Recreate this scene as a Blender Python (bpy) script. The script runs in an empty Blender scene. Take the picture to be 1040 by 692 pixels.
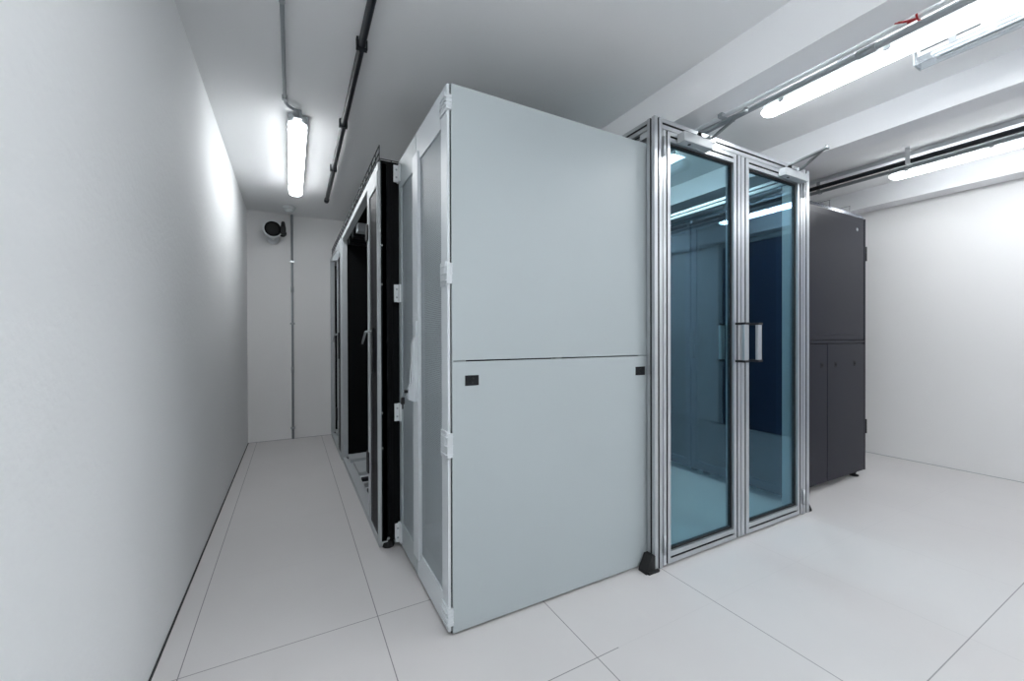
import bpy, bmesh, math, random
from mathutils import Vector, Matrix
random.seed(4)
sc = bpy.context.scene
C = sc.collection
PI = math.pi

# ------------------------------------------------------------------ materials
def newmat(name):
    m = bpy.data.materials.new(name); m.use_nodes = True
    nt = m.node_tree
    return m, nt, nt.nodes['Principled BSDF']

def srgb(r, g, b):
    f = lambda c: (c/255/12.92) if c/255 <= .04045 else ((c/255+.055)/1.055)**2.4
    return (f(r), f(g), f(b), 1)

def flat(name, rgb, rough=.5, metal=0., noise=.03, nscale=8., bump=0., bscale=200., spec=.5):
    """principled with a faint procedural tone variation and optional fine bump"""
    m, nt, b = newmat(name)
    c = srgb(*rgb)
    tc = nt.nodes.new('ShaderNodeTexCoord')
    n = nt.nodes.new('ShaderNodeTexNoise'); n.inputs['Scale'].default_value = nscale; n.inputs['Detail'].default_value = 5
    nt.links.new(tc.outputs['Object'], n.inputs['Vector'])
    mp = nt.nodes.new('ShaderNodeMapRange')
    mp.inputs['To Min'].default_value = 1-noise; mp.inputs['To Max'].default_value = 1+noise
    nt.links.new(n.outputs['Fac'], mp.inputs['Value'])
    mx = nt.nodes.new('ShaderNodeVectorMath'); mx.operation = 'SCALE'
    mx.inputs[0].default_value = c[:3]
    nt.links.new(mp.outputs[0], mx.inputs['Scale'])
    nt.links.new(mx.outputs[0], b.inputs['Base Color'])
    b.inputs['Roughness'].default_value = rough
    b.inputs['Metallic'].default_value = metal
    b.inputs['Specular IOR Level'].default_value = spec
    if bump > 0:
        n2 = nt.nodes.new('ShaderNodeTexNoise'); n2.inputs['Scale'].default_value = bscale; n2.inputs['Detail'].default_value = 4
        nt.links.new(tc.outputs['Object'], n2.inputs['Vector'])
        bp = nt.nodes.new('ShaderNodeBump'); bp.inputs['Strength'].default_value = bump; bp.inputs['Distance'].default_value = .01
        nt.links.new(n2.outputs['Fac'], bp.inputs['Height'])
        nt.links.new(bp.outputs[0], b.inputs['Normal'])
    return m

def emit(name, rgb, strength):
    m, nt, b = newmat(name)
    b.inputs['Base Color'].default_value = (.9, .9, .9, 1)
    b.inputs['Emission Color'].default_value = (*rgb, 1)
    b.inputs['Emission Strength'].default_value = strength
    return m

def mathn(nt, op, a, b=None, c=None):
    n = nt.nodes.new('ShaderNodeMath'); n.operation = op
    for i, v in enumerate((a, b, c)):
        if v is None: continue
        if isinstance(v, (int, float)): n.inputs[i].default_value = v
        else: nt.links.new(v, n.inputs[i])
    return n.outputs[0]

def perforated(name, rgb, pitch, rad, axes=('Y', 'Z'), rough=.45, metal=0.):
    """sheet steel with real see-through holes on a staggered grid"""
    m, nt, b = newmat(name)
    b.inputs['Base Color'].default_value = srgb(*rgb)
    b.inputs['Roughness'].default_value = rough; b.inputs['Metallic'].default_value = metal
    b.inputs['Specular IOR Level'].default_value = .5 if rgb[0] > 100 else .15
    tc = nt.nodes.new('ShaderNodeTexCoord'); sp = nt.nodes.new('ShaderNodeSeparateXYZ')
    nt.links.new(tc.outputs['Object'], sp.inputs[0])
    u = mathn(nt, 'DIVIDE', sp.outputs[axes[0]], pitch)
    v = mathn(nt, 'DIVIDE', sp.outputs[axes[1]], pitch*1.732)
    def d(du, dv):
        fu = mathn(nt, 'SUBTRACT', mathn(nt, 'FRACT', mathn(nt, 'ADD', u, du)), .5)
        fv = mathn(nt, 'MULTIPLY', mathn(nt, 'SUBTRACT', mathn(nt, 'FRACT', mathn(nt, 'ADD', v, dv)), .5), 1.732)
        return mathn(nt, 'SQRT', mathn(nt, 'ADD', mathn(nt, 'MULTIPLY', fu, fu), mathn(nt, 'MULTIPLY', fv, fv)))
    dm = mathn(nt, 'MINIMUM', d(0, 0), d(.5, .5))
    hole = mathn(nt, 'LESS_THAN', dm, rad)
    tr = nt.nodes.new('ShaderNodeBsdfTransparent'); mix = nt.nodes.new('ShaderNodeMixShader')
    out = nt.nodes['Material Output']
    nt.links.new(hole, mix.inputs[0]); nt.links.new(b.outputs[0], mix.inputs[1]); nt.links.new(tr.outputs[0], mix.inputs[2])
    nt.links.new(mix.outputs[0], out.inputs['Surface'])
    return m

def glassmat(name, tint, ior=1.5, rough=0.0, extra=0.0, refl=(1, 1, 1)):
    m, nt, b = newmat(name)
    nt.nodes.remove(b)
    tr = nt.nodes.new('ShaderNodeBsdfTransparent'); tr.inputs['Color'].default_value = (*tint, 1)
    gl = nt.nodes.new('ShaderNodeBsdfGlossy'); gl.inputs['Roughness'].default_value = rough
    fr = nt.nodes.new('ShaderNodeFresnel'); fr.inputs['IOR'].default_value = ior
    geo = nt.nodes.new('ShaderNodeNewGeometry')      # thin pane: the same reflectance from both of its faces
    io = mathn(nt, 'ADD', ior, mathn(nt, 'MULTIPLY', geo.outputs['Backfacing'], 1/ior-ior))
    nt.links.new(io, fr.inputs['IOR'])
    gl.inputs['Color'].default_value = (*refl, 1)
    fac = mathn(nt, 'ADD', fr.outputs[0], extra)
    mix = nt.nodes.new('ShaderNodeMixShader')
    nt.links.new(fac, mix.inputs[0]); nt.links.new(tr.outputs[0], mix.inputs[1]); nt.links.new(gl.outputs[0], mix.inputs[2])
    nt.links.new(mix.outputs[0], nt.nodes['Material Output'].inputs['Surface'])
    return m

M_WALL = flat('wall_paint', (238, 240, 241), .75, noise=.015, nscale=2, bump=.22, bscale=45, spec=.3)
M_WALLR = flat('smooth_wall_paint', (230, 230, 230), .8, noise=.012, nscale=1.5, bump=.08, bscale=60, spec=.25)
M_CEIL = flat('ceiling_paint', (241, 242, 243), .85, noise=.012, nscale=1.5, bump=.06, bscale=60, spec=.2)
M_BEAM = flat('beam_paint', (240, 241, 243), .8, noise=.012, nscale=1.5, bump=.06, bscale=50, spec=.2)
M_GREY = flat('grey_powder_coat', (170, 179, 182), .42, noise=.012, nscale=3)
M_GREY2 = flat('light_grey_powder_coat', (202, 208, 212), .4, noise=.012, nscale=3)
M_GREYD = flat('dark_seam_rubber', (42, 46, 48), .7)
M_WHITEPL = flat('white_plastic', (216, 220, 222), .35, noise=.01)
M_GREYPL = flat('pale_grey_plastic', (168, 174, 178), .45, noise=.02)
M_ALU = flat('anodised_aluminium', (190, 194, 197), .34, metal=.75, noise=.02, nscale=30)
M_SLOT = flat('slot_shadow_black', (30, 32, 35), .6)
M_BLACK = flat('black_powder_coat', (18, 21, 25), .42, noise=.04, spec=.25)
M_BLACKM = flat('matt_black_panel', (10, 12, 14), .6, noise=.04, spec=.12)
M_CHAR = flat('charcoal_powder_coat', (29, 30, 40), .34, noise=.03, nscale=3, spec=.14)
M_CHARG = flat('satin_charcoal_trim', (120, 124, 134), .25, metal=.8, noise=.02)
M_CHARD = flat('dark_charcoal_seam', (22, 22, 25), .6)
M_RUB = flat('black_rubber', (24, 25, 27), .7)
M_PIPEK = flat('black_conduit_plastic', (27, 31, 38), .42, noise=.05)
M_PIPEG = flat('grey_conduit_plastic', (150, 156, 160), .4, noise=.02)
M_SILVER = flat('silver_grey_paint', (178, 183, 186), .5, metal=.1, noise=.02)
M_STEEL = flat('galvanised_steel', (165, 170, 173), .3, metal=.8, noise=.08, nscale=20)
M_WIRE = flat('dark_galvanised_wire', (62, 66, 70), .45, metal=.2)
M_RED = flat('red_plastic', (170, 30, 40), .4)
M_LENS = flat('dark_lens_glass', (6, 8, 10), .5, spec=.2)
M_MESHG = perforated('grey_perforated_sheet', (168, 178, 183), .0085, .33)
M_MESHK = perforated('black_perforated_sheet', (26, 28, 32), .0085, .33)
M_MESHD = perforated('matt_black_perforated_sheet', (15, 16, 19), .0085, .33)
M_GLASS = glassmat('blue_tinted_glass', (.71, .865, .895), 1.5, extra=.012, refl=(.48, .76, 1.0))
M_CLEAR = glassmat('clear_prismatic_cover', (.86, .90, .93), 1.45, rough=.5, extra=.10)
M_LAMP = emit('lit_lamp_diffuser', (.96, .983, 1.0), 10)
M_LAMP3 = emit('lit_lamp_diffuser_left_aisle', (.96, .983, 1.0), 11)
M_LAMP2 = emit('fill_lamp_diffuser', (.96, .983, 1.0), 8.5)

# floor tiles : explicit joints
def floor_mat():
    m, nt, b = newmat('white_raised_floor_tiles')
    tc = nt.nodes.new('ShaderNodeTexCoord'); sp = nt.nodes.new('ShaderNodeSeparateXYZ')
    nt.links.new(tc.outputs['Object'], sp.inputs[0])
    x, y = sp.outputs['X'], sp.outputs['Y']
    PX, X0, PY, Y0, W = .6145, -.324, .570, .503, .0017
    def line(c, p, c0, w):
        t = mathn(nt, 'DIVIDE', mathn(nt, 'SUBTRACT', c, c0), p)
        d = mathn(nt, 'ABSOLUTE', mathn(nt, 'SUBTRACT', t, mathn(nt, 'ROUND', t)))
        return mathn(nt, 'LESS_THAN', d, w/p)
    lx = line(x, PX, X0, W); ly = line(y, PY, Y0, W)
    # joints are drawn fainter farther back and towards the right
    fadeY = mathn(nt, 'MULTIPLY', mathn(nt, 'LESS_THAN', y, 1.8), mathn(nt, 'LESS_THAN', x, 1.0))
    f2 = mathn(nt, 'MULTIPLY', mathn(nt, 'LESS_THAN', y, .6), 1.0)
    sY = mathn(nt, 'MAXIMUM', mathn(nt, 'MULTIPLY', fadeY, .85), mathn(nt, 'MAXIMUM', mathn(nt, 'MULTIPLY', f2, .8), .07))
    sX = mathn(nt, 'ADD', mathn(nt, 'MULTIPLY', mathn(nt, 'LESS_THAN', x, 1.7), .75), .15)
    j = mathn(nt, 'MAXIMUM', mathn(nt, 'MULTIPLY', lx, sX), mathn(nt, 'MULTIPLY', ly, sY))
    n = nt.nodes.new('ShaderNodeTexNoise'); n.inputs['Scale'].default_value = 2.2; n.inputs['Detail'].default_value = 6
    nt.links.new(tc.outputs['Object'], n.inputs['Vector'])
    ramp = nt.nodes.new('ShaderNodeMapRange'); ramp.inputs['From Min'].default_value = .3; ramp.inputs['From Max'].default_value = .7
    ramp.inputs['To Min'].default_value = .97; ramp.inputs['To Max'].default_value = 1.01
    nt.links.new(n.outputs['Fac'], ramp.inputs['Value'])
    base = nt.nodes.new('ShaderNodeVectorMath'); base.operation = 'SCALE'; base.inputs[0].default_value = srgb(205, 203, 203)[:3]
    nt.links.new(ramp.outputs[0], base.inputs['Scale'])
    mix = nt.nodes.new('ShaderNodeMix'); mix.data_type = 'RGBA'
    nt.links.new(j, mix.inputs['Factor']); nt.links.new(base.outputs[0], mix.inputs['A']); mix.inputs['B'].default_value = srgb(118, 118, 122)
    nt.links.new(mix.outputs['Result'], b.inputs['Base Color'])
    b.inputs['Roughness'].default_value = .42; b.inputs['Specular IOR Level'].default_value = .4
    return m
M_FLOOR = floor_mat()

# ------------------------------------------------------------------ mesh helpers (world coordinates)
def BM(): return bmesh.new()

def box(bm, x0, x1, y0, y1, z0, z1, bev=0., mi=0):
    vs = [bm.verts.new(p) for p in ((x0,y0,z0),(x1,y0,z0),(x1,y1,z0),(x0,y1,z0),(x0,y0,z1),(x1,y0,z1),(x1,y1,z1),(x0,y1,z1))]
    fs = [bm.faces.new([vs[i] for i in q]) for q in ((0,3,2,1),(4,5,6,7),(0,1,5,4),(1,2,6,5),(2,3,7,6),(3,0,4,7))]
    for f in fs: f.material_index = mi
    if bev > 0:
        es = list({e for f in fs for e in f.edges})
        r = bmesh.ops.bevel(bm, geom=es, offset=bev, segments=2, profile=.7, affect='EDGES')
        for f in r['faces']: f.material_index = mi
    return bm

def tube(bm, pts, r, seg=12, mi=0):
    """tube through points with caps"""
    P = [Vector(p) for p in pts]; rings = []
    for i, p in enumerate(P):
        if i == 0: t = P[1]-P[0]
        elif i == len(P)-1: t = P[-1]-P[-2]
        else: t = (P[i+1]-P[i]).normalized()+(P[i]-P[i-1]).normalized()
        t.normalize()
        a = Vector((0, 0, 1)) if abs(t.z) < .9 else Vector((1, 0, 0))
        u = t.cross(a).normalized(); v = t.cross(u).normalized()
        rr = r[i] if isinstance(r, (list, tuple)) else r
        rings.append([bm.verts.new(p + u*rr*math.cos(2*PI*k/seg) + v*rr*math.sin(2*PI*k/seg)) for k in range(seg)])
    for a, b in zip(rings, rings[1:]):
        for k in range(seg):
            f = bm.faces.new((a[k], a[(k+1) % seg], b[(k+1) % seg], b[k])); f.smooth = True; f.material_index = mi
    for rg in (rings[0], rings[-1]):
        f = bm.faces.new(rg); f.material_index = mi
    return bm

def prism(bm, poly, axis, a0, a1, mi=0, grooves=False):
    """extrude a 2D polygon along axis ('x','y','z'); poly in the other two axes in order"""
    def P(p, a):
        return {'x': (a, p[0], p[1]), 'y': (p[0], a, p[1]), 'z': (p[0], p[1], a)}[axis]
    A = [bm.verts.new(P(p, a0)) for p in poly]; B = [bm.verts.new(P(p, a1)) for p in poly]
    n = len(poly)
    for i in range(n):
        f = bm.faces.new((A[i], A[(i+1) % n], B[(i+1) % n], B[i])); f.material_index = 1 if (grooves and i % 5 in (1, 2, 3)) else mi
    for R in (A, B):
        f = bm.faces.new(R); f.material_index = mi
    return bm

def tslot(u0, u1, v0, v1, slot=.0095, depth=.010):
    """outline of an aluminium extrusion with one groove per ~45 mm of each side"""
    pts = []
    def side(p, q, n):
        (px, py), (qx, qy) = p, q
        L = math.hypot(qx-px, qy-py); dx, dy = (qx-px)/L, (qy-py)/L
        nx, ny = -dy, dx                       # inward for counter-clockwise
        pts.append(p)
        for k in range(n):
            c = L*(k+.5)/n
            for s, d in ((-slot/2, 0), (-slot/2, depth), (slot/2, depth), (slot/2, 0)):
                pts.append((px+dx*(c+s)+nx*d, py+dy*(c+s)+ny*d))
    nu = 1; nv = 1
    side((u0, v0), (u1, v0), nu); side((u1, v0), (u1, v1), nv); side((u1, v1), (u0, v1), nu); side((u0, v1), (u0, v0), nv)
    return pts

def profile(bm, axis, u0, u1, v0, v1, a0, a1, slot=.0095, depth=.010):
    """grooved extrusion; groove floors get material slot 1"""
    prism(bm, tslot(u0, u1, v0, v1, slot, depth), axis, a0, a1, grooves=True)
    return bm

def disc_lathe(bm, centre, axis, prof, seg=24, mi=0):
    """lathe: prof = [(distance along axis, radius)]"""
    c = Vector(centre); t = Vector(axis).normalized()
    a = Vector((0, 0, 1)) if abs(t.z) < .9 else Vector((1, 0, 0))
    u = t.cross(a).normalized(); v = t.cross(u).normalized(); rings = []
    for d, r in prof:
        rings.append([bm.verts.new(c+t*d+u*max(r, 1e-4)*math.cos(2*PI*k/seg)+v*max(r, 1e-4)*math.sin(2*PI*k/seg)) for k in range(seg)])
    for A, B in zip(rings, rings[1:]):
        for k in range(seg):
            f = bm.faces.new((A[k], A[(k+1) % seg], B[(k+1) % seg], B[k])); f.smooth = True; f.material_index = mi
    for R in (rings[0], rings[-1]):
        f = bm.faces.new(R); f.material_index = mi
    return bm

def obj(name, bm, mats, parent=None, loc=None):
    """link as ONE mesh; verts are in world space, the origin goes to the parent's location (or loc)"""
    bmesh.ops.recalc_face_normals(bm, faces=bm.faces)
    o0 = Vector(loc) if loc is not None else (wloc(parent) if parent else Vector((0, 0, 0)))
    bmesh.ops.translate(bm, verts=bm.verts, vec=-o0)
    me = bpy.data.meshes.new(name); bm.to_mesh(me); bm.free()
    for mt in (mats if isinstance(mats, (list, tuple)) else [mats]): me.materials.append(mt)
    o = bpy.data.objects.new(name, me); C.objects.link(o)
    if parent: o.parent = parent
    else: o.location = o0
    return o

def wloc(o):
    p = Vector((0, 0, 0))
    while o: p += o.location; o = o.parent
    return p

def tag(o, label, cat, group=None, kind=None):
    if label: o['label'] = label
    if cat: o['category'] = cat
    if group: o['group'] = group
    if kind: o['kind'] = kind
    return o

def thing(name, label, cat, loc, group=None):
    o = bpy.data.objects.new(name, None); C.objects.link(o); o.location = loc; o.empty_display_size = .1
    return tag(o, label, cat, group)

def struct(name, bm, m, label, cat):
    return tag(obj(name, bm, m), label, cat, kind='structure')

def copy_tree(o, parent=None):
    c = o.copy(); C.objects.link(c); c.parent = parent
    for ch in list(o.children): copy_tree(ch, c)
    return c

# ------------------------------------------------------------------ room shell
XL, XR, YB, YF, ZC = -.403, 4.774, 5.033, -3.3, 2.43
T = .15
b = BM(); box(b, XL-T, XR+T, YF-T, YB+T, -.2, 0); struct('floor', b, M_FLOOR, 'off-white tiled raised floor of the whole room', 'floor')
b = BM(); box(b, XL-T, XR+T, YF-T, YB+T, ZC, ZC+.05); struct('ceiling', b, M_CEIL, 'smooth white painted ceiling with three beams', 'ceiling')
b = BM(); box(b, XL-T, XL, YF-T, YB+T, 0, ZC); struct('wall_left', b, M_WALL, 'long white wall with rough roller texture at the left', 'wall')
b = BM(); box(b, XR, XR+T, YF-T, YB+T, 0, ZC); struct('wall_right', b, M_WALLR, 'plain white wall at the right behind the charcoal cabinet', 'wall')
b = BM(); box(b, XL, XR, YB, YB+T, 0, ZC); struct('wall_back', b, M_WALLR, 'white end wall of the narrow aisle', 'wall')
b = BM(); box(b, XL, XR, YF-T, YF, 0, ZC); struct('wall_near', b, M_WALLR, 'white wall behind the viewpoint', 'wall')
# beams
def beam(x0, x1, z0): return box(BM(), x0, x1, YF, YB, z0, ZC)
struct('trim_1', beam(1.765, 1.925, 2.212), M_BEAM, 'white ceiling beam nearest the left aisle', 'beam')
struct('trim_2', beam(3.00, 3.17, 2.270), M_BEAM, 'white ceiling beam between the two right-hand lamp rows', 'beam')
struct('trim_3', beam(4.59, XR, 2.262), M_BEAM, 'white edge beam running along the top of the right wall', 'beam')
# unseen door added so its navy paint darkens the right pane's reflection
t = thing('added_door', 'added unseen dark blue door in the right wall, darkening the glass reflection', 'door', (XR, .05, 0)); t['kind'] = 'structure'
b = BM(); box(b, XR-.030, XR-.001, -.50, .56, .008, 2.20, .003); dl = obj('door_leaf', b, flat('navy_door_paint', (46, 64, 92), .5, spec=.3), t)
b = BM(); box(b, XR-.045, XR-.001, -.56, -.505, .004, 2.255, .003); box(b, XR-.045, XR-.001, .565, .62, .004, 2.255, .003); box(b, XR-.045, XR-.001, -.505, .565, 2.205, 2.255, .003); obj('door_surround', b, M_GREYPL, t)
b = BM(); tube(b, [(XR-.030, .47, 1.03), (XR-.085, .47, 1.03), (XR-.085, .35, 1.03)], .010, 12); box(b, XR-.037, XR-.029, .445, .495, .93, 1.13, .003); obj('door_handle', b, M_STEEL, dl)
# dark expansion joint where the floor meets the walls
b = BM(); box(b, XL, XL+.007, YF, YB, 0, .003); struct('trim_4', b, M_GREYD, 'dark gap between floor tiles and left wall', 'floor joint')
b = BM(); box(b, XR-.005, XR, YF, YB, 0, .003); struct('trim_5', b, M_PIPEG, 'thin grey joint between floor and right wall', 'floor joint')
b = BM(); box(b, XL, XR, YB-.004, YB, 0, .003); struct('trim_6', b, M_PIPEG, 'thin grey joint between floor and end wall', 'floor joint')

# ------------------------------------------------------------------ lamps
def capsule(bm, xc, y0, y1, ztop, halfw, drop, n=14, endl=.05, flatb=.35, mi=0):
    """trough with rounded ends: closed half-ellipse section lofted along Y"""
    secs = []
    N = 6
    ys = [(y0+endl*(1-math.cos(PI/2*k/N)), math.sin(PI/2*k/N)) for k in range(N+1)]
    ys = [(y, max(s, .12)) for y, s in ys]
    ye = [(y1-(y-y0), s) for y, s in reversed(ys)]
    for y, s in ys+ye:
        s = s**.8
        ring = []
        for k in range(n+1):
            a = PI*k/n
            cx, sz = math.cos(a), math.sin(a)
            ring.append(bm.verts.new((xc+halfw*s*math.copysign(abs(cx)**.75, cx), y, ztop-drop*(s if s < 1 else 1)*sz**.8)))
        secs.append(ring)
    for A, B in zip(secs, secs[1:]):
        for k in range(n):
            f = bm.faces.new((A[k], A[k+1], B[k+1], B[k])); f.smooth = True; f.material_index = mi
        f = bm.faces.new((A[0], B[0], B[n], A[n])); f.material_index = mi
    for R in (secs[0], secs[-1]):
        f = bm.faces.new(R); f.material_index = mi
    return bm

def make_lamp(xc, y0, y1, label, lit=True, zb=2.345, hw=.06, drop=.026, mat=None, hf=.74, group='strip lamps on the ceiling'):
    t = thing('strip_lamp', label, 'ceiling lamp', (xc, (y0+y1)/2, ZC), group)
    zs = zb+drop
    h = BM(); hh = hw*hf if lit else hw
    box(h, xc-hh, xc+hh, y0+.01, y1-.01, zs, min(ZC-.012, zs+(.055 if lit else .028)), .010 if lit else .003); obj('housing', h, M_WHITEPL if not lit else M_GREYPL, t)
    for yy in (y0+.25*(y1-y0), y1-.25*(y1-y0)):
        m = BM(); box(m, xc-.03, xc+.03, yy-.02, yy+.02, min(ZC-.013, zs+(.0545 if lit else .0275)), ZC); obj('mounting_bracket', m, M_STEEL, t)
    d = BM()
    if lit: capsule(d, xc, y0, y1, zs, hw*.96, zs-zb)
    else: box(d, xc-hw, xc+hw, y0, y1, zb-.02, zs-.001, .004)
    obj('diffuser', d, (mat or M_LAMP) if lit else M_CLEAR, t)
    if not lit:
        r = BM(); box(r, xc-.026, xc+.026, y0+.05, y1-.05, zs-.012, zs+.001); obj('reflector_tray', r, M_WHITEPL, t)
        for s in (-1, 1):
            q = BM(); tube(q, [(xc+s*.014, y0+.06, zs-.018), (xc+s*.014, y1-.06, zs-.018)], .006); obj('unlit_tube', q, M_WHITEPL, t)
        q = BM(); box(q, xc-hw-.001, xc+hw+.001, y1-.001, y1+.003, zb-.021, zs+.028); obj('end_plate', q, M_GREYPL, t)
        q = BM(); box(q, xc-hw-.0035, xc-hw-.001, y1-.20, y1-.02, zs+.014, zs+.020); obj('side_slot', q, M_GREYD, t)
    n = 4
    for k in range(n):
        yy = y0+.12+(y1-y0-.24)*k/(n-1)
        for s in (-1, 1):
            c = BM(); box(c, xc+s*hw-(.004 if s < 0 else -.0005), xc+s*hw+(.004 if s > 0 else -.0005), yy-.012, yy+.012, zs-.008, zs+.02, .001)
            obj('clip', c, M_STEEL, t)
    return t

make_lamp(.038, 2.735, 4.10, 'lit strip lamp on the ceiling of the narrow left aisle', hw=.053, zb=2.338, drop=.032, mat=M_LAMP3, hf=1.0)
make_lamp(2.250, -.20, 1.300, 'lit strip lamp nearer the glass doors, between the first and second ceiling beams', hw=.045, zb=2.262, drop=.030, hf=.5)
make_lamp(4.115, -.10, 1.40, 'lit strip lamp above the charcoal cabinet close to the right wall', hw=.066, zb=2.303)
make_lamp(2.487, -.75, .75, 'unlit strip lamp with clear cover beside the lit lamp at top right', lit=False, hw=.036, zb=2.314, drop=.012)
make_lamp(.038, -.75, .75, 'added unseen fill lamp above the viewpoint in line with the left aisle lamp', hw=.053, zb=2.325, drop=.045, mat=M_LAMP3)  # added out of view to brighten the left wall and floor
make_lamp(.95, -2.6, -1.2, 'added unseen fill lamp behind the viewpoint, left of the first ceiling beam', hw=.053, zb=2.30, drop=.08, mat=M_LAMP2)  # unseen, added to lift the grey side panel and the ceiling
make_lamp(2.318, -2.6, -1.1, 'added unseen fill lamp behind the viewpoint in the second ceiling bay', hw=.062, zb=2.28, drop=.08, mat=M_LAMP2)  # added fill behind the camera, outside the view
make_lamp(4.115, -2.5, -1.0, 'added unseen fill lamp behind the viewpoint near the right wall', hw=.066, zb=2.28, drop=.08, mat=M_LAMP2)  # added fill on the right side, also outside the view
make_lamp(2.318, 1.95, 3.45, 'lit strip lamp above the enclosed aisle behind the glass doors', hw=.062, zb=2.308)

# ------------------------------------------------------------------ conduits
def conduit(name, label, pts, r, mat, clips=(), clipmat=None, cat='conduit', ctop=ZC):
    t = thing(name, label, cat, pts[0])
    b = BM(); tube(b, pts, r, 14); obj('pipe', b, mat, t)
    for (x, y, z, mode) in clips:
        c = BM()
        if mode == 'up':      # saddle from pipe to ceiling
            box(c, x-r*1.5, x-r*1.0, y-.012, y+.012, z-r*.9, ctop-.0012)
            box(c, x+r*1.0, x+r*1.35, y-.012, y+.012, z-r*.9, z+r*1.3)
            box(c, x-r*1.5, x+r*1.35, y-.012, y+.012, z-r*1.2, z-r*.9)
        elif mode == 'coupling':
            tube(c, [(x, y-.03, z), (x, y+.03, z)], r*1.3, 14)
        elif mode == 'wall':  # saddle to the back wall
            box(c, x-r*2, x+r*2, y-r*1.2, YB, z-.01, z+.01, .001)
        elif mode == 'vcoupling':
            tube(c, [(x, y, z-.03), (x, y, z+.03)], r*1.3, 14)
        elif mode == 'side':  # saddle to the beam at its left
            if x < 1.98: box(c, 1.9255, x, y-.012, y+.012, z+r*.9, z+r*1.5)
            else:
                box(c, 1.900, x+r*.6, y-.012, y+.012, z-r*1.25, z-r*.95); box(c, 1.900, 1.9235, y-.012, y+.012, z-r*.95, 2.2118)
        obj('coupling' if 'coup' in mode else 'mounting_clip', c, clipmat or mat, t)
    return t

conduit('conduit', 'black conduit on the left ceiling ending above the racks', [(.270, YF+.02, 2.40), (.277, 1.0, 2.40), (.290, 3.0, 2.40), (.300, 4.27, 2.40)], .0165, M_PIPEK,
        [(.285, 1.936, 2.40, 'up'), (.287, 2.70, 2.40, 'up'), (.293, 3.44, 2.40, 'up'), (.281, .9, 2.40, 'up'), (.27, -.6, 2.40, 'up'), (.300, 4.25, 2.40, 'coupling')])
conduit('conduit', 'thin grey conduit on the ceiling feeding the left aisle lamp', [(-.027, YF+.02, 2.418), (-.027, 2.60, 2.418), (-.024, 2.635, 2.417), (-.010, 2.655, 2.412), (.025, 2.668, 2.402), (.038, 2.700, 2.396), (.038, 2.745, 2.394)], .0085, M_PIPEG,
        [(-.027, 1.83, 2.418, 'coupling'), (-.027, 2.59, 2.418, 'up'), (-.027, .3, 2.418, 'up'), (-.027, -1.6, 2.418, 'up')])
b = BM(); box(b, .016, .060, 2.700, 2.738, 2.378, 2.43, .006)
g = obj('cable_gland', b, M_PIPEG); tag(g, 'small grey cable gland at the near end of the left aisle lamp', 'cable gland')
conduit('conduit', 'thin grey vertical conduit on the end wall below the smoke detector', [(.010, YB-.013, 0), (.010, YB-.013, ZC)], .0115, M_PIPEG,
        [(.010, YB-.013, z, 'wall') for z in (.12, 1.25, 1.92)]+[(.010, YB-.013, z, 'vcoupling') for z in (1.62, .75)], clipmat=M_STEEL)
conduit('conduit', 'pale conduit clamped to the side of the first beam, the upper of the pair', [(1.962, YF+.02, 2.224), (1.962, YB-.02, 2.224)], .013, M_WHITEPL,
        [(1.962, y, 2.224, 'side') for y in (.3, 1.3, 2.4, 3.6)])
conduit('conduit', 'grey conduit beside the first beam, the lower of the pair and closer to the lamp', [(1.996, YF+.02, 2.208), (1.996, YB-.02, 2.208)], .0135, M_PIPEG,
        [(1.996, y, 2.208, 'side') for y in (.31, 1.31, 2.41, 3.61)]+[(1.996, .75, 2.208, 'coupling')])
# right bay
t = thing('cable_trunking', 'pale cable trunking on the ceiling above the black pipe at right', 'cable trunking', (3.99, 1, ZC))
b = BM(); box(b, 3.950, 4.005, YF, YB, 2.402, ZC, .003); obj('trunking_body', b, M_WHITEPL, t)
b = BM(); box(b, 3.946, 4.009, YF+.01, YB-.01, 2.396, 2.4022, .002); obj('trunking_lid', b, M_WHITEPL, t)
conduit('conduit', 'black conduit hung below the ceiling near the right wall', [(3.862, YF+.02, 2.33), (3.862, YB-.02, 2.33)], .0165, M_PIPEK,
        [(3.862, y, 2.33, 'up') for y in (-.3, 1.21, 2.6, 4.0)], clipmat=M_WHITEPL)
conduit('conduit', 'grey conduit hung beside the black one, closer to the right wall', [(3.935, YF+.02, 2.315), (3.935, YB-.02, 2.315)], .014, M_PIPEG,
        [(3.935, y, 2.315, 'up') for y in (-.27, 1.8, 3.0)], ctop=2.3955)

# red cable tie with loose tails on the pale conduit
t = thing('cable_tie', 'red cable tie with loose tails on the pale beam conduit', 'cable tie', (1.962, .59, 2.224))
b = BM(); tube(b, [(1.962+.0168*math.cos(a), .59, 2.224+.0168*math.sin(a)) for a in [2*PI*k/16 for k in range(17)]], .003, 6); obj('band', b, M_RED, t)
for k, (dx, dy, dz) in enumerate(((-.05, .035, -.008), (-.035, .05, .004), (-.02, .02, -.010))):
    b = BM(); tube(b, [(1.950, .59, 2.208), (1.952+dx*.5, .59+dy*.5, 2.206+dz*.3), (1.952+dx, .59+dy, 2.208+dz)], .0028, 6); obj('tail', b, M_RED, t)

# smoke detector
t = thing('smoke_detector', 'round white smoke detector on the ceiling at the end of the aisle', 'smoke detector', (-.012, 4.74, ZC))
b = BM(); disc_lathe(b, (-.012, 4.74, ZC), (0, 0, -1), [(0, .058), (.018, .058), (.02, .052)], 32); obj('base', b, M_WHITEPL, t)
b = BM(); disc_lathe(b, (-.012, 4.74, ZC-.02), (0, 0, -1), [(0, .045), (.018, .043), (.034, .03), (.038, .012)], 32); obj('sensor_head', b, M_WHITEPL, t)

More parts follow.
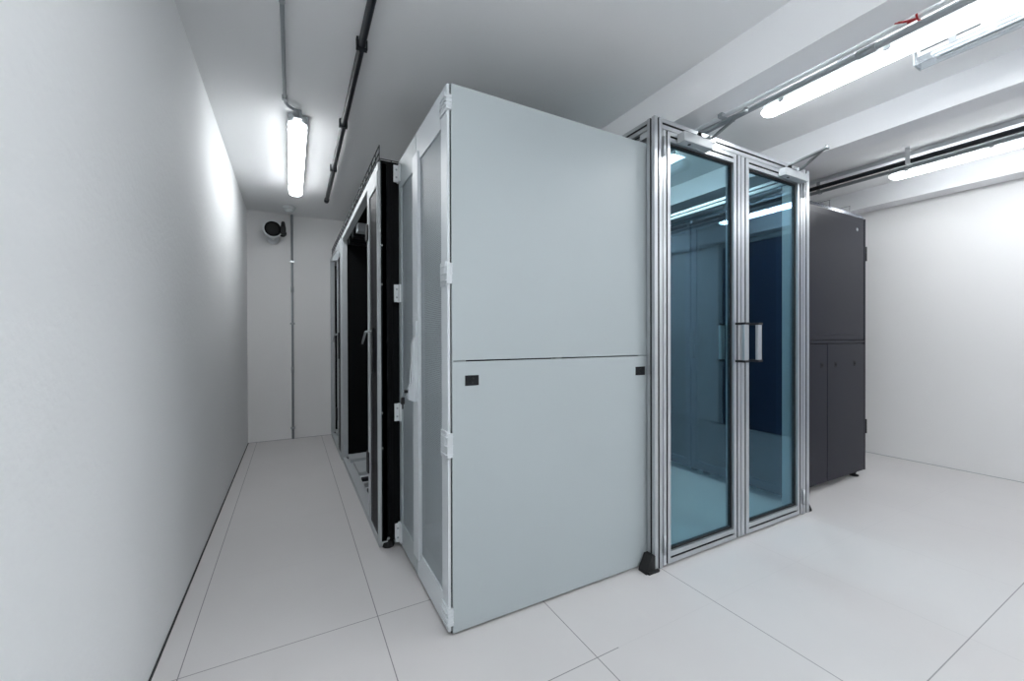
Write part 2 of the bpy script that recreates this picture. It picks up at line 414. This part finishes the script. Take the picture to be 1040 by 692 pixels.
# wall camera
t = thing('security_camera', 'round camera with dark lens and silver ring on the end wall', 'security camera', (-.16, YB, 2.24))
cc = Vector((-.165, 4.86, 2.215)); ax = Vector((.12, -1, -.10)).normalized()
b = BM(); disc_lathe(b, cc, ax, [(-.10, .060), (-.085, .083), (0, .088), (.012, .088)], 32); obj('body', b, M_WHITEPL, t)
b = BM()
disc_lathe(b, cc+ax*.012, ax, [(0, .0885), (.024, .0895), (.028, .085), (.026, .079), (.006, .078)], 32); obj('ring', b, M_WHITEPL, t)
b = BM(); disc_lathe(b, cc+ax*.0125, ax, [(0, .077), (.006, .076), (.008, .05), (.0085, .01)], 32); obj('lens', b, M_LENS, t)
b = BM(); box(b, -.093, -.045, 4.80, 4.85, 2.155, 2.24, .012); disc_lathe(b, (-.071, 4.825, 2.24), (0, 0, 1), [(0, .022), (.04, .018), (.055, .01)], 16)
obj('joint', b, M_RUB, t)
b = BM(); tube(b, [(-.07, 4.84, 2.19), (-.07, 4.93, 2.20), (-.08, YB, 2.22)], .014); disc_lathe(b, (-.08, YB, 2.22), (0, -1, 0), [(0, .04), (.015, .038), (.018, .02)], 24)
obj('bracket', b, M_RUB, t)
b = BM(); tube(b, [(-.16, 4.93, 2.17), (-.17, 4.98, 2.15), (-.165, YB, 2.15)], .02); disc_lathe(b, (-.165, YB, 2.15), (0, -1, 0), [(0, .06), (.03, .055), (.034, .03)], 24)
obj('wall_base', b, M_WHITEPL, t)

# ------------------------------------------------------------------ GREY end cabinet  X .497..1.50  Y 1.399..2.150
GX0, GX1, GY0, GY1, GZ = .497, 1.500, 1.399, 2.150, 2.003
t = thing('server_cabinet', 'light grey server cabinet at the near end of the left row', 'server cabinet', ((GX0+GX1)/2, (GY0+GY1)/2, 0))
# frame: posts, rails
fr = BM()
FX = GX0+.022
for (xa, ya) in ((FX, GY0+.012), (GX1-.06, GY0+.012), (FX, GY1-.05), (GX1-.06, GY1-.05)):
    box(fr, xa, xa+.05, ya, ya+.05, .03, GZ-.004, .003)
for z0, z1 in ((.03, .08), (GZ-.06, GZ-.004)):
    box(fr, FX, GX1-.01, GY0+.014, GY0+.05, z0, z1); box(fr, FX, GX1-.01, GY1-.05, GY1-.003, z0, z1)
    box(fr, FX, FX+.045, GY0+.014, GY1-.003, z0, z1); box(fr, GX1-.055, GX1-.01, GY0+.014, GY1-.003, z0, z1)
obj('frame', fr, M_GREY, t)
b = BM(); box(b, FX+.006, GX1-.012, GY0+.016, GY1-.006, GZ-.010, GZ-.001); obj('roof', b, M_GREY, t)
b = BM(); box(b, FX+.002, GX1-.014, GY0+.018, GY1-.010, .003, .030); obj('plinth', b, M_GREYD, t)
b = BM(); box(b, FX+.05, GX1-.02, GY1-.006, GY1-.001, .03, GZ-.02); obj('inner_side_panel', b, M_BLACKM, t)
# side panels facing the viewer
for nm, z0, z1 in (('side_panel', .010, .996), ('side_panel', 1.001, GZ)):
    b = BM(); box(b, .510, GX1-.002, GY0, GY0+.012, z0, z1, .0022)
    p = obj(nm, b, M_GREY, t)
    if z0 < .5:
        for xc, zc, w, h in ((.587, .926, .054, .038), (1.440, .927, .058, .040)):
            l = BM(); box(l, xc-w/2, xc+w/2, GY0-.003, GY0+.004, zc-h/2, zc+h/2, .0015)
            disc_lathe(l, (xc, GY0-.003, zc), (0, -1, 0), [(0, .010), (.0025, .009)], 16)
            obj('lock', l, M_BLACK, p)
b = BM(); box(b, .5045, .5095, GY0+.004, GY0+.02, .012, GZ-.004); obj('corner_seam', b, M_GREYD, t)
# equipment silhouettes inside: mounting rails and dark back
b = BM(); box(b, .78, .80, GY0+.06, GY1-.06, .09, GZ-.07); obj('inner_blanking_plate', b, M_BLACKM, t)
# rear: two perforated leaves facing the narrow aisle
DX0, DX1 = GX0-.003, GX0+.020
def leafX(t, x0, x1, y0, y1, z0, z1, st_lo, st_hi, rail_t, rail_b, mf, mm, name='door'):
    d = BM()
    box(d, x0, x1, y0, y0+st_lo, z0, z1, .002); box(d, x0, x1, y1-st_hi, y1, z0, z1, .002)
    box(d, x0, x1, y0+st_lo, y1-st_hi, z1-rail_t, z1, .002); box(d, x0, x1, y0+st_lo, y1-st_hi, z0, z0+rail_b, .002)
    door = obj(name, d, mf, t)
    m = BM()
    xm = x0+.006
    vs = [m.verts.new(p) for p in ((xm, y0+st_lo-.002, z0+rail_b-.002), (xm, y1-st_hi+.002, z0+rail_b-.002), (xm, y1-st_hi+.002, z1-rail_t+.002), (xm, y0+st_lo-.002, z1-rail_t+.002))]
    m.faces.new(vs)
    r = bmesh.ops.extrude_face_region(m, geom=m.faces[:]); bmesh.ops.translate(m, verts=[v for v in r['geom'] if isinstance(v, bmesh.types.BMVert)], vec=(.0015, 0, 0))
    obj('perforated_panel', m, mm, door)
    return door
d1 = leafX(t, DX0, DX1, GY0+.004, 1.812, .018, GZ-.003, .066, .050, .135, .115, M_GREY2, M_MESHG)
d2 = leafX(t, DX0, DX1, 1.819, GY1-.002, .018, GZ-.003, .042, .050, .150, .115, M_GREY, M_MESHG)
for za, zb in ((1.900, 1.966), (1.273, 1.361), (.644, .744), (.034, .109)):
    h = BM(); box(h, DX0-.006, DX0+.001, GY0+.012, GY0+.066, za, zb, .003)
    box(h, DX0-.008, DX0-.004, GY0+.016, GY0+.060, za+.012, zb-.012, .002)
    for zz in (za+.018, (za+zb)/2, zb-.018): box(h, DX0-.011, .5125, GY0-.0045, GY0+.05, zz-.0015, zz+.0015)
    box(h, DX0-.004, .5115, GY0-.003, GY0+.014, za+.006, zb-.006, .002)
    tube(h, [(DX0-.001, GY0+.006, za), (DX0-.001, GY0+.006, zb)], .006, 10)
    obj('hinge', h, M_GREY2, d1)
for za, zb in ((1.887, 1.974), (1.270, 1.360), (.657, .747), (.031, .127)):
    h = BM(); box(h, DX0-.009, DX0+.001, GY1-.045, GY1+.002, za, zb, .002)
    tube(h, [(DX0-.006, GY1-.006, za+.004), (DX0-.006, GY1-.006, zb-.004)], .007, 10)
    box(h, .464, DX0, GY1-.022, GY1-.014, za, zb, .002)
    hg = obj('hinge', h, M_WHITEPL, d2)
    for zz in (za+.024, zb-.024):
        q = BM(); disc_lathe(q, (.478, GY1-.022, zz), (0, -1, 0), [(0, .0055), (.002, .005)], 10); obj('screw', q, M_STEEL, d2)
q = BM(); box(q, DX0-.008, DX0+.001, 1.764, 1.850, .10, GZ-.10, .003); obj('cover_strip', q, M_GREY2, d1)
# swing handle on the first leaf
hn = BM()
box(hn, DX0-.016, DX0+.001, 1.772, 1.812, .805, 1.160, .004)
obj('handle_plate', hn, M_GREY2, d1)
hn = BM()
prism(hn, [(DX0-.014, .800), (DX0-.048, .815), (DX0-.046, .860), (DX0-.032, .885), (DX0-.028, 1.060), (DX0-.020, 1.085), (DX0-.012, 1.090), (DX0-.012, .880), (DX0-.014, .870)], 'y', 1.776, 1.808)
bmesh.ops.bevel(hn, geom=hn.edges[:], offset=.003, segments=2, affect='EDGES')
obj('handle', hn, M_GREY2, d1)
k = thing('key', 'small bunch of dark keys hanging in the swing handle lock', 'keys', (DX0-.064, 1.79, .85))
b = BM(); tube(b, [(DX0-.0462, 1.79, .85), (DX0-.062, 1.79, .85)], .007, 10); obj('key_barrel', b, M_RUB, k)
b = BM(); tube(b, [(DX0-.062+.011*math.cos(a), 1.79, .838+.012*math.sin(a)) for a in [2*PI*q/14 for q in range(15)]], .0018, 6); obj('key_ring', b, M_STEEL, k)
b = BM(); box(b, DX0-.078, DX0-.060, 1.787, 1.793, .795, .826, .003); box(b, DX0-.072, DX0-.066, 1.788, 1.792, .775, .797); obj('key_blade', b, M_RUB, k)
# aisle-side front door of the grey cabinet
b = BM(); box(b, GX1-.010, GX1+.012, GY0+.004, GY1-.004, .03, GZ-.006, .003); obj('front_door', b, M_GREY, t)

# ------------------------------------------------------------------ BLACK open racks in the left row
def open_rack(label, y0, y1, near_leaf, x0=.392, x1=1.50, z1=1.985):
    t = thing('server_rack', label, 'server rack', ((x0+x1)/2, (y0+y1)/2, 0), 'black racks of the left row')
    s = .042
    # near and far side panels
    b = BM(); box(b, x0+.010, x1-.01, y0, y0+.020, .035, z1+.012, .002)
    for xx in (x0+.014, x0+.068): box(b, xx, xx+.004, y0-.003, y0+.001, .04, z1)
    near = obj('side_panel', b, M_BLACKM, t)
    b = BM(); box(b, x0+s+.004, x1-.01, y1-.020, y1-.002, .065, z1-.03, .002); obj('side_panel', b, M_BLACKM, t)
    # silver rear frame
    f = BM()
    box(f, x0, x0+s, y0+.0, y0+.012, .03, z1, .001)
    box(f, x0, x0+s, y1-s, y1, .03, z1, .002)
    box(f, x0, x0+s, y0+.012, y1-s, z1-.038, z1, .002)
    box(f, x0, x0+.030, y0+.012, y1-s, .006, .045, .002)
    box(f, x0+.034, x0+.062, y0+.02, y1-s, .006, .032, .002)
    box(f, x0+s, x1-.02, y1-.20, y1-.022, .03, .062, .002); box(f, x0+.066, x1-.02, y1-.52, y1-.21, .012, .040, .002)
    obj('frame', f, M_SILVER, t)
    # upper interior: dark beams and top plate
    b = BM(); box(b, x0+s, x1-.01, y0+.022, y1-.022, z1-.004, z1+.010); obj('roof', b, M_BLACKM, t)
    for yy in (y1-.16, y1-.40):
        b = BM(); box(b, x0+s, x1-.02, yy-.05, yy+.05, z1-.09, z1-.04, .003); obj('top_rail', b, M_BLACK, t)
    # floor of the rack with cross rails
    b = BM(); box(b, x0+.064, x1-.02, y0+.022, y1-.13, .006, .012); obj('base_plate', b, M_WHITEPL, t)
    k = 0
    yy = y0+.40
    while yy < y1-.55:
        b = BM(); box(b, x0+.066, x1-.03, yy, yy+.045, .012, .034, .002); obj('base_rail', b, M_BLACK if k % 2 else M_STEEL, t); yy += .13; k += 1
    for sx in (x0+.03, x1-.08):
        for sy in (y0+.04, y1-.06):
            b = BM(); disc_lathe(b, (sx, sy, 0), (0, 0, 1), [(0, .022), (.010, .022), (.014, .012), (.045, .011)], 20); obj('levelling_foot', b, M_RUB, t)
    # front mounting panel on the aisle side
    b = BM(); box(b, x1-.10, x1-.09, y0+.022, y1-.022, .05, z1-.03); obj('blanking_panel', b, M_BLACKM, t)
    b = BM(); box(b, x1-.012, x1+.008, y0+.004, y1-.004, .04, z1-.005, .003); obj('front_door', b, M_BLACK, t)
    if near_leaf:
        yl = y0+.315
        d = BM()
        box(d, x0-.004, x0+.02, y0+.013, y0+.022, .040, z1-.040, .001)
        box(d, x0-.004, x0+.02, yl-.060, yl, .040, z1-.040, .002)
        box(d, x0-.004, x0+.02, y0+.022, yl-.060, z1-.115, z1-.040, .002)
        box(d, x0-.004, x0+.02, y0+.022, yl-.060, .04, .050, .002)
        door = obj('door', d, M_SILVER, t)
        m = BM(); box(m, x0+.002, x0+.0035, y0+.021, yl-.059, .049, z1-.114); obj('perforated_panel', m, M_MESHK, door)
        m = BM(); box(m, x0+.010, x0+.012, y0+.021, yl-.059, .049, z1-.114); obj('inner_liner', m, M_BLACKM, door)
        for zc, hh in ((1.69, .045), (.37, .06)):
            l = BM(); box(l, x0-.012, x0+.022, yl-.035, yl+.022, zc-hh, zc+hh, .003); obj('latch', l, M_RUB, door)
        h = BM(); box(h, x0-.012, x0-.002, yl-.20, yl-.16, .90, 1.14, .002); obj('handle_plate', h, M_BLACK, door)
        h = BM(); tube(h, [(x0-.012, yl-.18, 1.125), (x0-.038, yl-.15, 1.118), (x0-.044, yl-.07, 1.055)], [.007, .007, .005], 10); obj('handle', h, M_STEEL, door)
    return t
R2Y0, R2Y1 = 2.158, 3.880
r2 = open_rack('black rack behind the grey cabinet, silver framed, with an open bay', R2Y0, R2Y1, True)
b = BM(); disc_lathe(b, (.440, R2Y0+.022, 0), (0, 0, 1), [(0, .030), (.012, .032), (.030, .024), (.036, .018)], 24); obj('levelling_foot', b, M_RUB, r2)
b = BM(); disc_lathe(b, (.436, R2Y0-.0005, .048), (0, -1, 0), [(0, .008), (.003, .006)], 12); obj('screw', b, M_STEEL, r2)
# rivets on its near side
for z in (1.56, 1.36, .70, .52):
    b = BM(); disc_lathe(b, (.408, R2Y0-.003, z), (0, -1, 0), [(0, .006), (.003, .004)], 12); obj('screw', b, M_STEEL, r2)
r3 = open_rack('farthest black rack of the left row, against the end wall', 3.886, 4.99, True, x0=.385, z1=1.975)
b = BM()
prism(b, [(.385, 1.90), (.330, 1.82), (.335, 1.79), (.372, 1.80), (.392, 1.84)], 'y', 4.02, 4.10); obj('corner_bracket', b, M_GREYPL, r3)
b = BM(); box(b, .436, .510, 3.20, 3.30, 1.885, 1.944, .004); tb = obj('junction_box', b, M_GREYPL)
tag(tb, 'pale grey junction box under the roof of the open bay', 'junction box')
tb.parent = r2; tb.location = Vector((0,0,0))-r2.location
for kk in ('label', 'category'): del tb[kk]
tb['label'] = 'pale grey box under the rack roof'

# wire cable baskets
def wire_tray(label, xa, xb, y0, y1, z0, h, step, r=.0030, mids=(.5,)):
    t = thing('wire_cable_tray', label, 'cable tray', ((xa+xb)/2, y0, z0))
    b = BM()
    for x in (xa, xb):
        for z in [z0+r, z0+h]+[z0+h*q for q in mids]: tube(b, [(x, y0, z), (x, y1, z)], r, 6)
    n = max(2, int((xb-xa)/.06))
    for k in range(1, n):
        x = xa+(xb-xa)*k/n; tube(b, [(x, y0, z0+r), (x, y1, z0+r)], r, 6)
    obj('long_wires', b, M_WIRE, t)
    b = BM(); y = y0+.004
    while y <= y1:
        tube(b, [(xa, y, z0+h), (xa, y, z0+r*3), (xb, y, z0+r*3), (xb, y, z0+h)], r, 6); y += step
    obj('cross_wires', b, M_WIRE, t)
wire_tray('wire mesh cable tray on top of the black left-hand rack', .400, .640, 2.162, 4.95, 1.998, .075, .11)

# ------------------------------------------------------------------ RIGHT ROW : charcoal cabinets  X 2.83..3.95
def char_cab(label, y0, y1, x0=2.835, x1=3.950, z0=.046, z1=2.030, end=False):
    t = thing('server_cabinet', label, 'server cabinet', ((x0+x1)/2, (y0+y1)/2, 0), 'charcoal cabinets of the right row')
    b = BM(); box(b, x0+.012, x1-.012, y0+.014, y1-.004, z0, z1-.028, .002); obj('frame', b, M_BLACKM, t)
    b = BM(); prism(b, [(y0+.018, z1-.028), (y0+.018, z1), (y1, z1), (y1, z1-.028)], 'x', x0, x1-.004); obj('roof', b, M_CHAR, t)
    b = BM(); prism(b, [(y0+.001, z1-.028), (y0+.012, z1), (y0+.0175, z1), (y0+.0175, z1-.028)], 'x', x0+.002, x1-.03); obj('roof_trim', b, M_CHARG, t)
    if end:
        zs = 1.050; xs = 3.365
        b = BM(); box(b, x0+.002, x1-.03, y0, y0+.012, zs+.014, z1-.030, .003); box(b, x0+.03, x1-.075, y0-.0035, y0+.002, zs+.055, z1-.07, .002)
        p = obj('upper_side_panel', b, M_CHAR, t)
        l = BM(); disc_lathe(l, (3.80, y0, 1.905), (0, -1, 0), [(0, .014), (.006, .012)], 16); obj('lock', l, M_STEEL, p)
        b = BM(); box(b, x0+.002, x1-.02, y0+.001, y0+.012, zs-.010, zs+.010, .002); obj('dividing_rail', b, M_CHAR, t)
        for a, c, locks in ((x0+.002, xs-.003, (3.292,)), (xs+.003, x1-.022, (3.486, 3.770))):
            b = BM(); box(b, a, c, y0, y0+.012, z0+.004, zs-.016, .003)
            p = obj('lower_side_panel', b, M_CHAR, t)
            for xl in locks:
                l = BM(); box(l, xl-.016, xl+.016, y0-.002, y0+.002, .865, .905, .001); disc_lathe(l, (xl, y0-.002, .885), (0, -1, 0), [(0, .009), (.004, .008)], 12)
                obj('lock', l, M_RUB, p)
        b = BM(); box(b, x1-.018, x1, y0, y0+.030, z0+.001, z1-.026, .003); obj('corner_post', b, M_CHAR, t)
        for zc in (1.735, .385):
            h = BM(); box(h, x1-.006, x1+.016, y0+.004, y0+.030, zc-.055, zc+.055, .004); tube(h, [(x1+.012, y0+.004, zc-.055), (x1+.012, y0+.004, zc+.055)], .008, 10)
            obj('hinge', h, M_RUB, t)
    # aisle-facing perforated front door
    d = BM(); x = x0-.022
    for (ya, yb, za, zb) in ((y0+.006, y0+.05, z0, z1-.03), (y1-.05, y1-.006, z0, z1-.03), (y0+.05, y1-.05, z1-.09, z1-.03), (y0+.05, y1-.05, z0, z0+.06)):
        box(d, x, x0+.008, ya, yb, za, zb, .002)
    door = obj('front_door', d, M_CHAR, t)
    m = BM(); box(m, x+.008, x+.0095, y0+.048, y1-.048, z0+.058, z1-.088); obj('perforated_panel', m, M_MESHD, door)
    h = BM(); box(h, x-.024, x, y1-.042, y1-.012, .92, 1.14, .004); obj('handle', h, M_RUB, door)
    # back door on the wall side
    b = BM(); box(b, x1-.014, x1+.004, y0+.034, y1-.006, z0+.002, z1-.03, .003); obj('rear_door', b, M_CHAR, t)
    for sx in (x0+.09, x1-.075):
        for sy in (y0+.045, y1-.06):
            f = BM(); disc_lathe(f, (sx, sy, 0), (0, 0, 1), [(0, .030), (.008, .030), (.014, .012), (z0+.004, .011)], 20); disc_lathe(f, (sx, sy, .026), (0, 0, 1), [(0, .018), (.012, .018)], 6)
            obj('levelling_foot', f, M_RUB, t)
    return t
char_cab('charcoal cabinet with split side panels at the near end of the right row', 1.490, 2.190, end=True)
c2 = char_cab('second charcoal cabinet from the glass doors, in the right row', 2.194, 2.994)
names = ['third charcoal cabinet from the glass doors, in the right row', 'last charcoal cabinet of the right row, near the end wall']
for i, nm in enumerate(names):
    c = copy_tree(c2); c.location.y += .804*(i+1); c['label'] = nm
wire_tray('wire mesh cable tray on top of the charcoal cabinets', 3.475, 3.775, 1.52, 4.9, 2.030, .060, .30, r=.0017, mids=())

# ------------------------------------------------------------------ GLASS DOOR containment
DY0, DY1 = 1.342, 1.388
# outer frame
t = thing('door_frame', 'aluminium door frame around the two glass doors', 'door frame', (2.144, DY1, 0))
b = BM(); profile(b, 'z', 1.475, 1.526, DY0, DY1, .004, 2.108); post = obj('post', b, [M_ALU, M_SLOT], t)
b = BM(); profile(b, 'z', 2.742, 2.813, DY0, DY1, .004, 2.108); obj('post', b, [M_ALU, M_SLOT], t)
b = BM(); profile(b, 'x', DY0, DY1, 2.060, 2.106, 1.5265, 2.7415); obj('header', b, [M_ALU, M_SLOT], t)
b = BM(); prism(b, [(1.416, 0), (1.4745, 0), (1.4745, .074), (1.452, .074), (1.440, .050), (1.418, .016)], 'y', DY0-.002, DY1); box(b, 1.424, 1.492, DY0-.012, DY0-.001, 0, .012, .002); obj('foot_bracket', b, M_RUB, t)
b = BM(); prism(b, [(2.8135, 0), (2.850, 0), (2.846, .012), (2.820, .05), (2.8135, .05)], 'y', DY0+.002, DY1-.004); obj('foot_bracket', b, M_RUB, t)
# horizontal side rails running back over both rows
for x, lab in ((1.474, 'aluminium rail running back over the left row from the door frame'), (2.768, 'aluminium rail running back over the right row from the door frame')):
    b = BM(); profile(b, 'y', x, x+.045, 2.060, 2.105, DY1+.0005, 4.98)
    box(b, x+.006, x+.039, DY1+.0005, DY1+.05, 2.030, 2.0598, .004)
    box(b, x+.016, x+.030, 4.93, 4.97, (2.012 if x < 2 else 2.0125), 2.0598, .002)
    obj('side_rail', b, [M_ALU, M_SLOT], t)
b = BM(); box(b, 2.790, 2.812, DY1+.001, 1.489, .004, 2.055, .001); obj('filler_panel', b, M_GREY2, t)
# white top cap screws on the posts
def closer(par, xa, xb, xp, xe, ye, xs):
    b = BM(); box(b, xa, xb, DY0-.044, DY0-.001, 2.010, 2.054, .005)
    cl = obj('door_closer', b, M_SILVER, par)
    b = BM(); disc_lathe(b, (xa+.06, DY0-.022, 2.010), (0, 0, -1), [(0, .008), (.002, .007)], 12); obj('screw_cover', b, M_RUB, cl)
    b = BM(); disc_lathe(b, (xp, DY0-.028, 2.050), (0, 0, 1), [(0, .012), (.0255, .011)], 14); obj('spindle', b, M_RUB, cl)
    zt = 2.076
    def bar(p, q, w, z0, z1):
        b = BM(); p = Vector(p); q = Vector(q); d = (q-p).normalized(); n = Vector((-d.y, d.x))*w
        prism(b, [tuple(p+n), tuple(p-n), tuple(q-n), tuple(q+n)], 'z', z0, z1); return b
    obj('arm', bar((xp, DY0-.028), (xe, ye), .011, zt, zt+.008), M_STEEL, cl)
    obj('arm', bar((xe, ye), (xs, DY0-.010), .008, zt+.009, zt+.015), M_STEEL, cl)
    b = BM(); disc_lathe(b, (xe, ye, zt-.004), (0, 0, 1), [(0, .010), (.022, .009)], 14); obj('arm_joint', b, M_STEEL, cl)
    b = BM(); box(b, xs-.022, xs+.022, DY0-.016, DY0-.0005, 2.064, 2.098, .003); obj('arm_shoe', b, M_STEEL, cl)
def glass_door(label, x0, x1, gl0, gl1, hx, closer_args, inner_hx, pull):
    t = thing('glass_door', label, 'glass door', ((x0+x1)/2, DY1, .01), 'double glass doors')
    z0, z1 = .012, 2.057
    gz0, gz1 = .066, 2.008
    b = BM(); profile(b, 'z', x0, gl0, DY0, DY1, z0, z1); obj('stile', b, [M_ALU, M_SLOT], t)
    b = BM(); profile(b, 'z', gl1, x1, DY0, DY1, z0, z1); obj('stile', b, [M_ALU, M_SLOT], t)
    b = BM(); profile(b, 'x', DY0, DY1, gz1, z1, gl0+.0005, gl1-.0005); obj('top_rail', b, [M_ALU, M_SLOT], t)
    b = BM(); profile(b, 'x', DY0, DY1, z0, gz0, gl0+.0005, gl1-.0005); obj('bottom_rail', b, [M_ALU, M_SLOT], t)
    g = BM(); w = .009; ya, yb = DY0+.012, DY0+.030
    for (a, c, e, f) in ((gl0+.0005, gl0+w, gz0+.0005, gz1-.0005), (gl1-w, gl1-.0005, gz0+.0005, gz1-.0005), (gl0+w, gl1-w, gz0+.0005, gz0+w), (gl0+w, gl1-w, gz1-w, gz1-.0005)):
        box(g, a, c, ya, yb, e, f)
    obj('gasket', g, M_RUB, t)
    g = BM(); box(g, gl0+w-.003, gl1-w+.003, DY0+.017, DY0+.025, gz0+w-.003, gz1-w+.003); obj('glass_pane', g, M_GLASS, t)
    # pull handle: flat silver bar with black end brackets, outside and inside
    for side in (-1, 1):
        yb0 = DY0 if side < 0 else DY1
        h = BM()
        y0_, y1_ = (yb0-.052, yb0-.036) if side < 0 else (yb0+.036, yb0+.052)
        box(h, hx-.017, hx+.017, y0_, y1_, .962, 1.152, .005)
        hd = obj('handle', h, [M_ALU, M_SLOT], t)
        for zc in (1.156, .957):
            e = BM(); ya_, yb_ = (yb0-.056, yb0-.0005) if side < 0 else (yb0+.0005, yb0+.056)
            box(e, hx-.019, hx+.019, ya_, yb_, zc-.006, zc+.006, .003); obj('end_bracket', e, M_RUB, hd)
    closer(t, *closer_args)
    # hinges on outer stile
    hxx = x0 if pull < 0 else x1
    for zc in (1.975, .11):
        h = BM(); tube(h, [(hxx, DY0-.007, zc-.045), (hxx, DY0-.007, zc+.045)], .006, 10); obj('hinge', h, [M_ALU, M_SLOT], t)
    return t
glass_door('left glass door of the pair, next to the grey cabinet', 1.531, 2.122, 1.580, 2.062, 2.092, (1.625, 1.835, 1.750, 1.765, 1.095, 1.870), 0, -1)
glass_door('right glass door of the pair, next to the charcoal cabinet', 2.129, 2.737, 2.196, 2.682, 2.210, (2.475, 2.715, 2.540, 2.482, 1.100, 2.690), 0, 1)

# ------------------------------------------------------------------ camera
cam = bpy.data.cameras.new('camera'); co = bpy.data.objects.new('camera', cam); C.objects.link(co)
cam.sensor_fit = 'HORIZONTAL'; cam.sensor_width = 36; cam.lens = 414.13/1040*36
cam.clip_start = .02
y_, p_, r_ = .4957, .0045, -.0029
def Rm():
    c, s = math.cos(y_), math.sin(y_); A = Matrix(((c, -s, 0), (0, 0, -1), (s, c, 0)))
    c, s = math.cos(p_), math.sin(p_); P = Matrix(((1, 0, 0), (0, c, -s), (0, s, c)))
    c, s = math.cos(r_), math.sin(r_); Q = Matrix(((c, -s, 0), (s, c, 0), (0, 0, 1)))
    return Q @ P @ A
Rw = Rm()                        # world -> (right, down, forward)
right, down, fwd = Rw[0], Rw[1], Rw[2]
mw = Matrix((( right.x, -down.x, -fwd.x), (right.y, -down.y, -fwd.y), (right.z, -down.z, -fwd.z))).to_4x4()
mw.translation = (0, 0, 1.08)
co.matrix_world = mw
sc.camera = co

# ------------------------------------------------------------------ world and view
w = bpy.data.worlds.new('world'); sc.world = w; w.use_nodes = True
w.node_tree.nodes['Background'].inputs['Color'].default_value = (.8, .88, 1, 1)
w.node_tree.nodes['Background'].inputs['Strength'].default_value = .05
sc.view_settings.view_transform = 'Standard'; sc.view_settings.look = 'None'
sc.view_settings.gamma = 1; sc.view_settings.use_curve_mapping = False
sc.view_settings.exposure = 1.13
sc.cycles.max_bounces = 10; sc.cycles.diffuse_bounces = 6; sc.cycles.transparent_max_bounces = 24; sc.cycles.glossy_bounces = 5
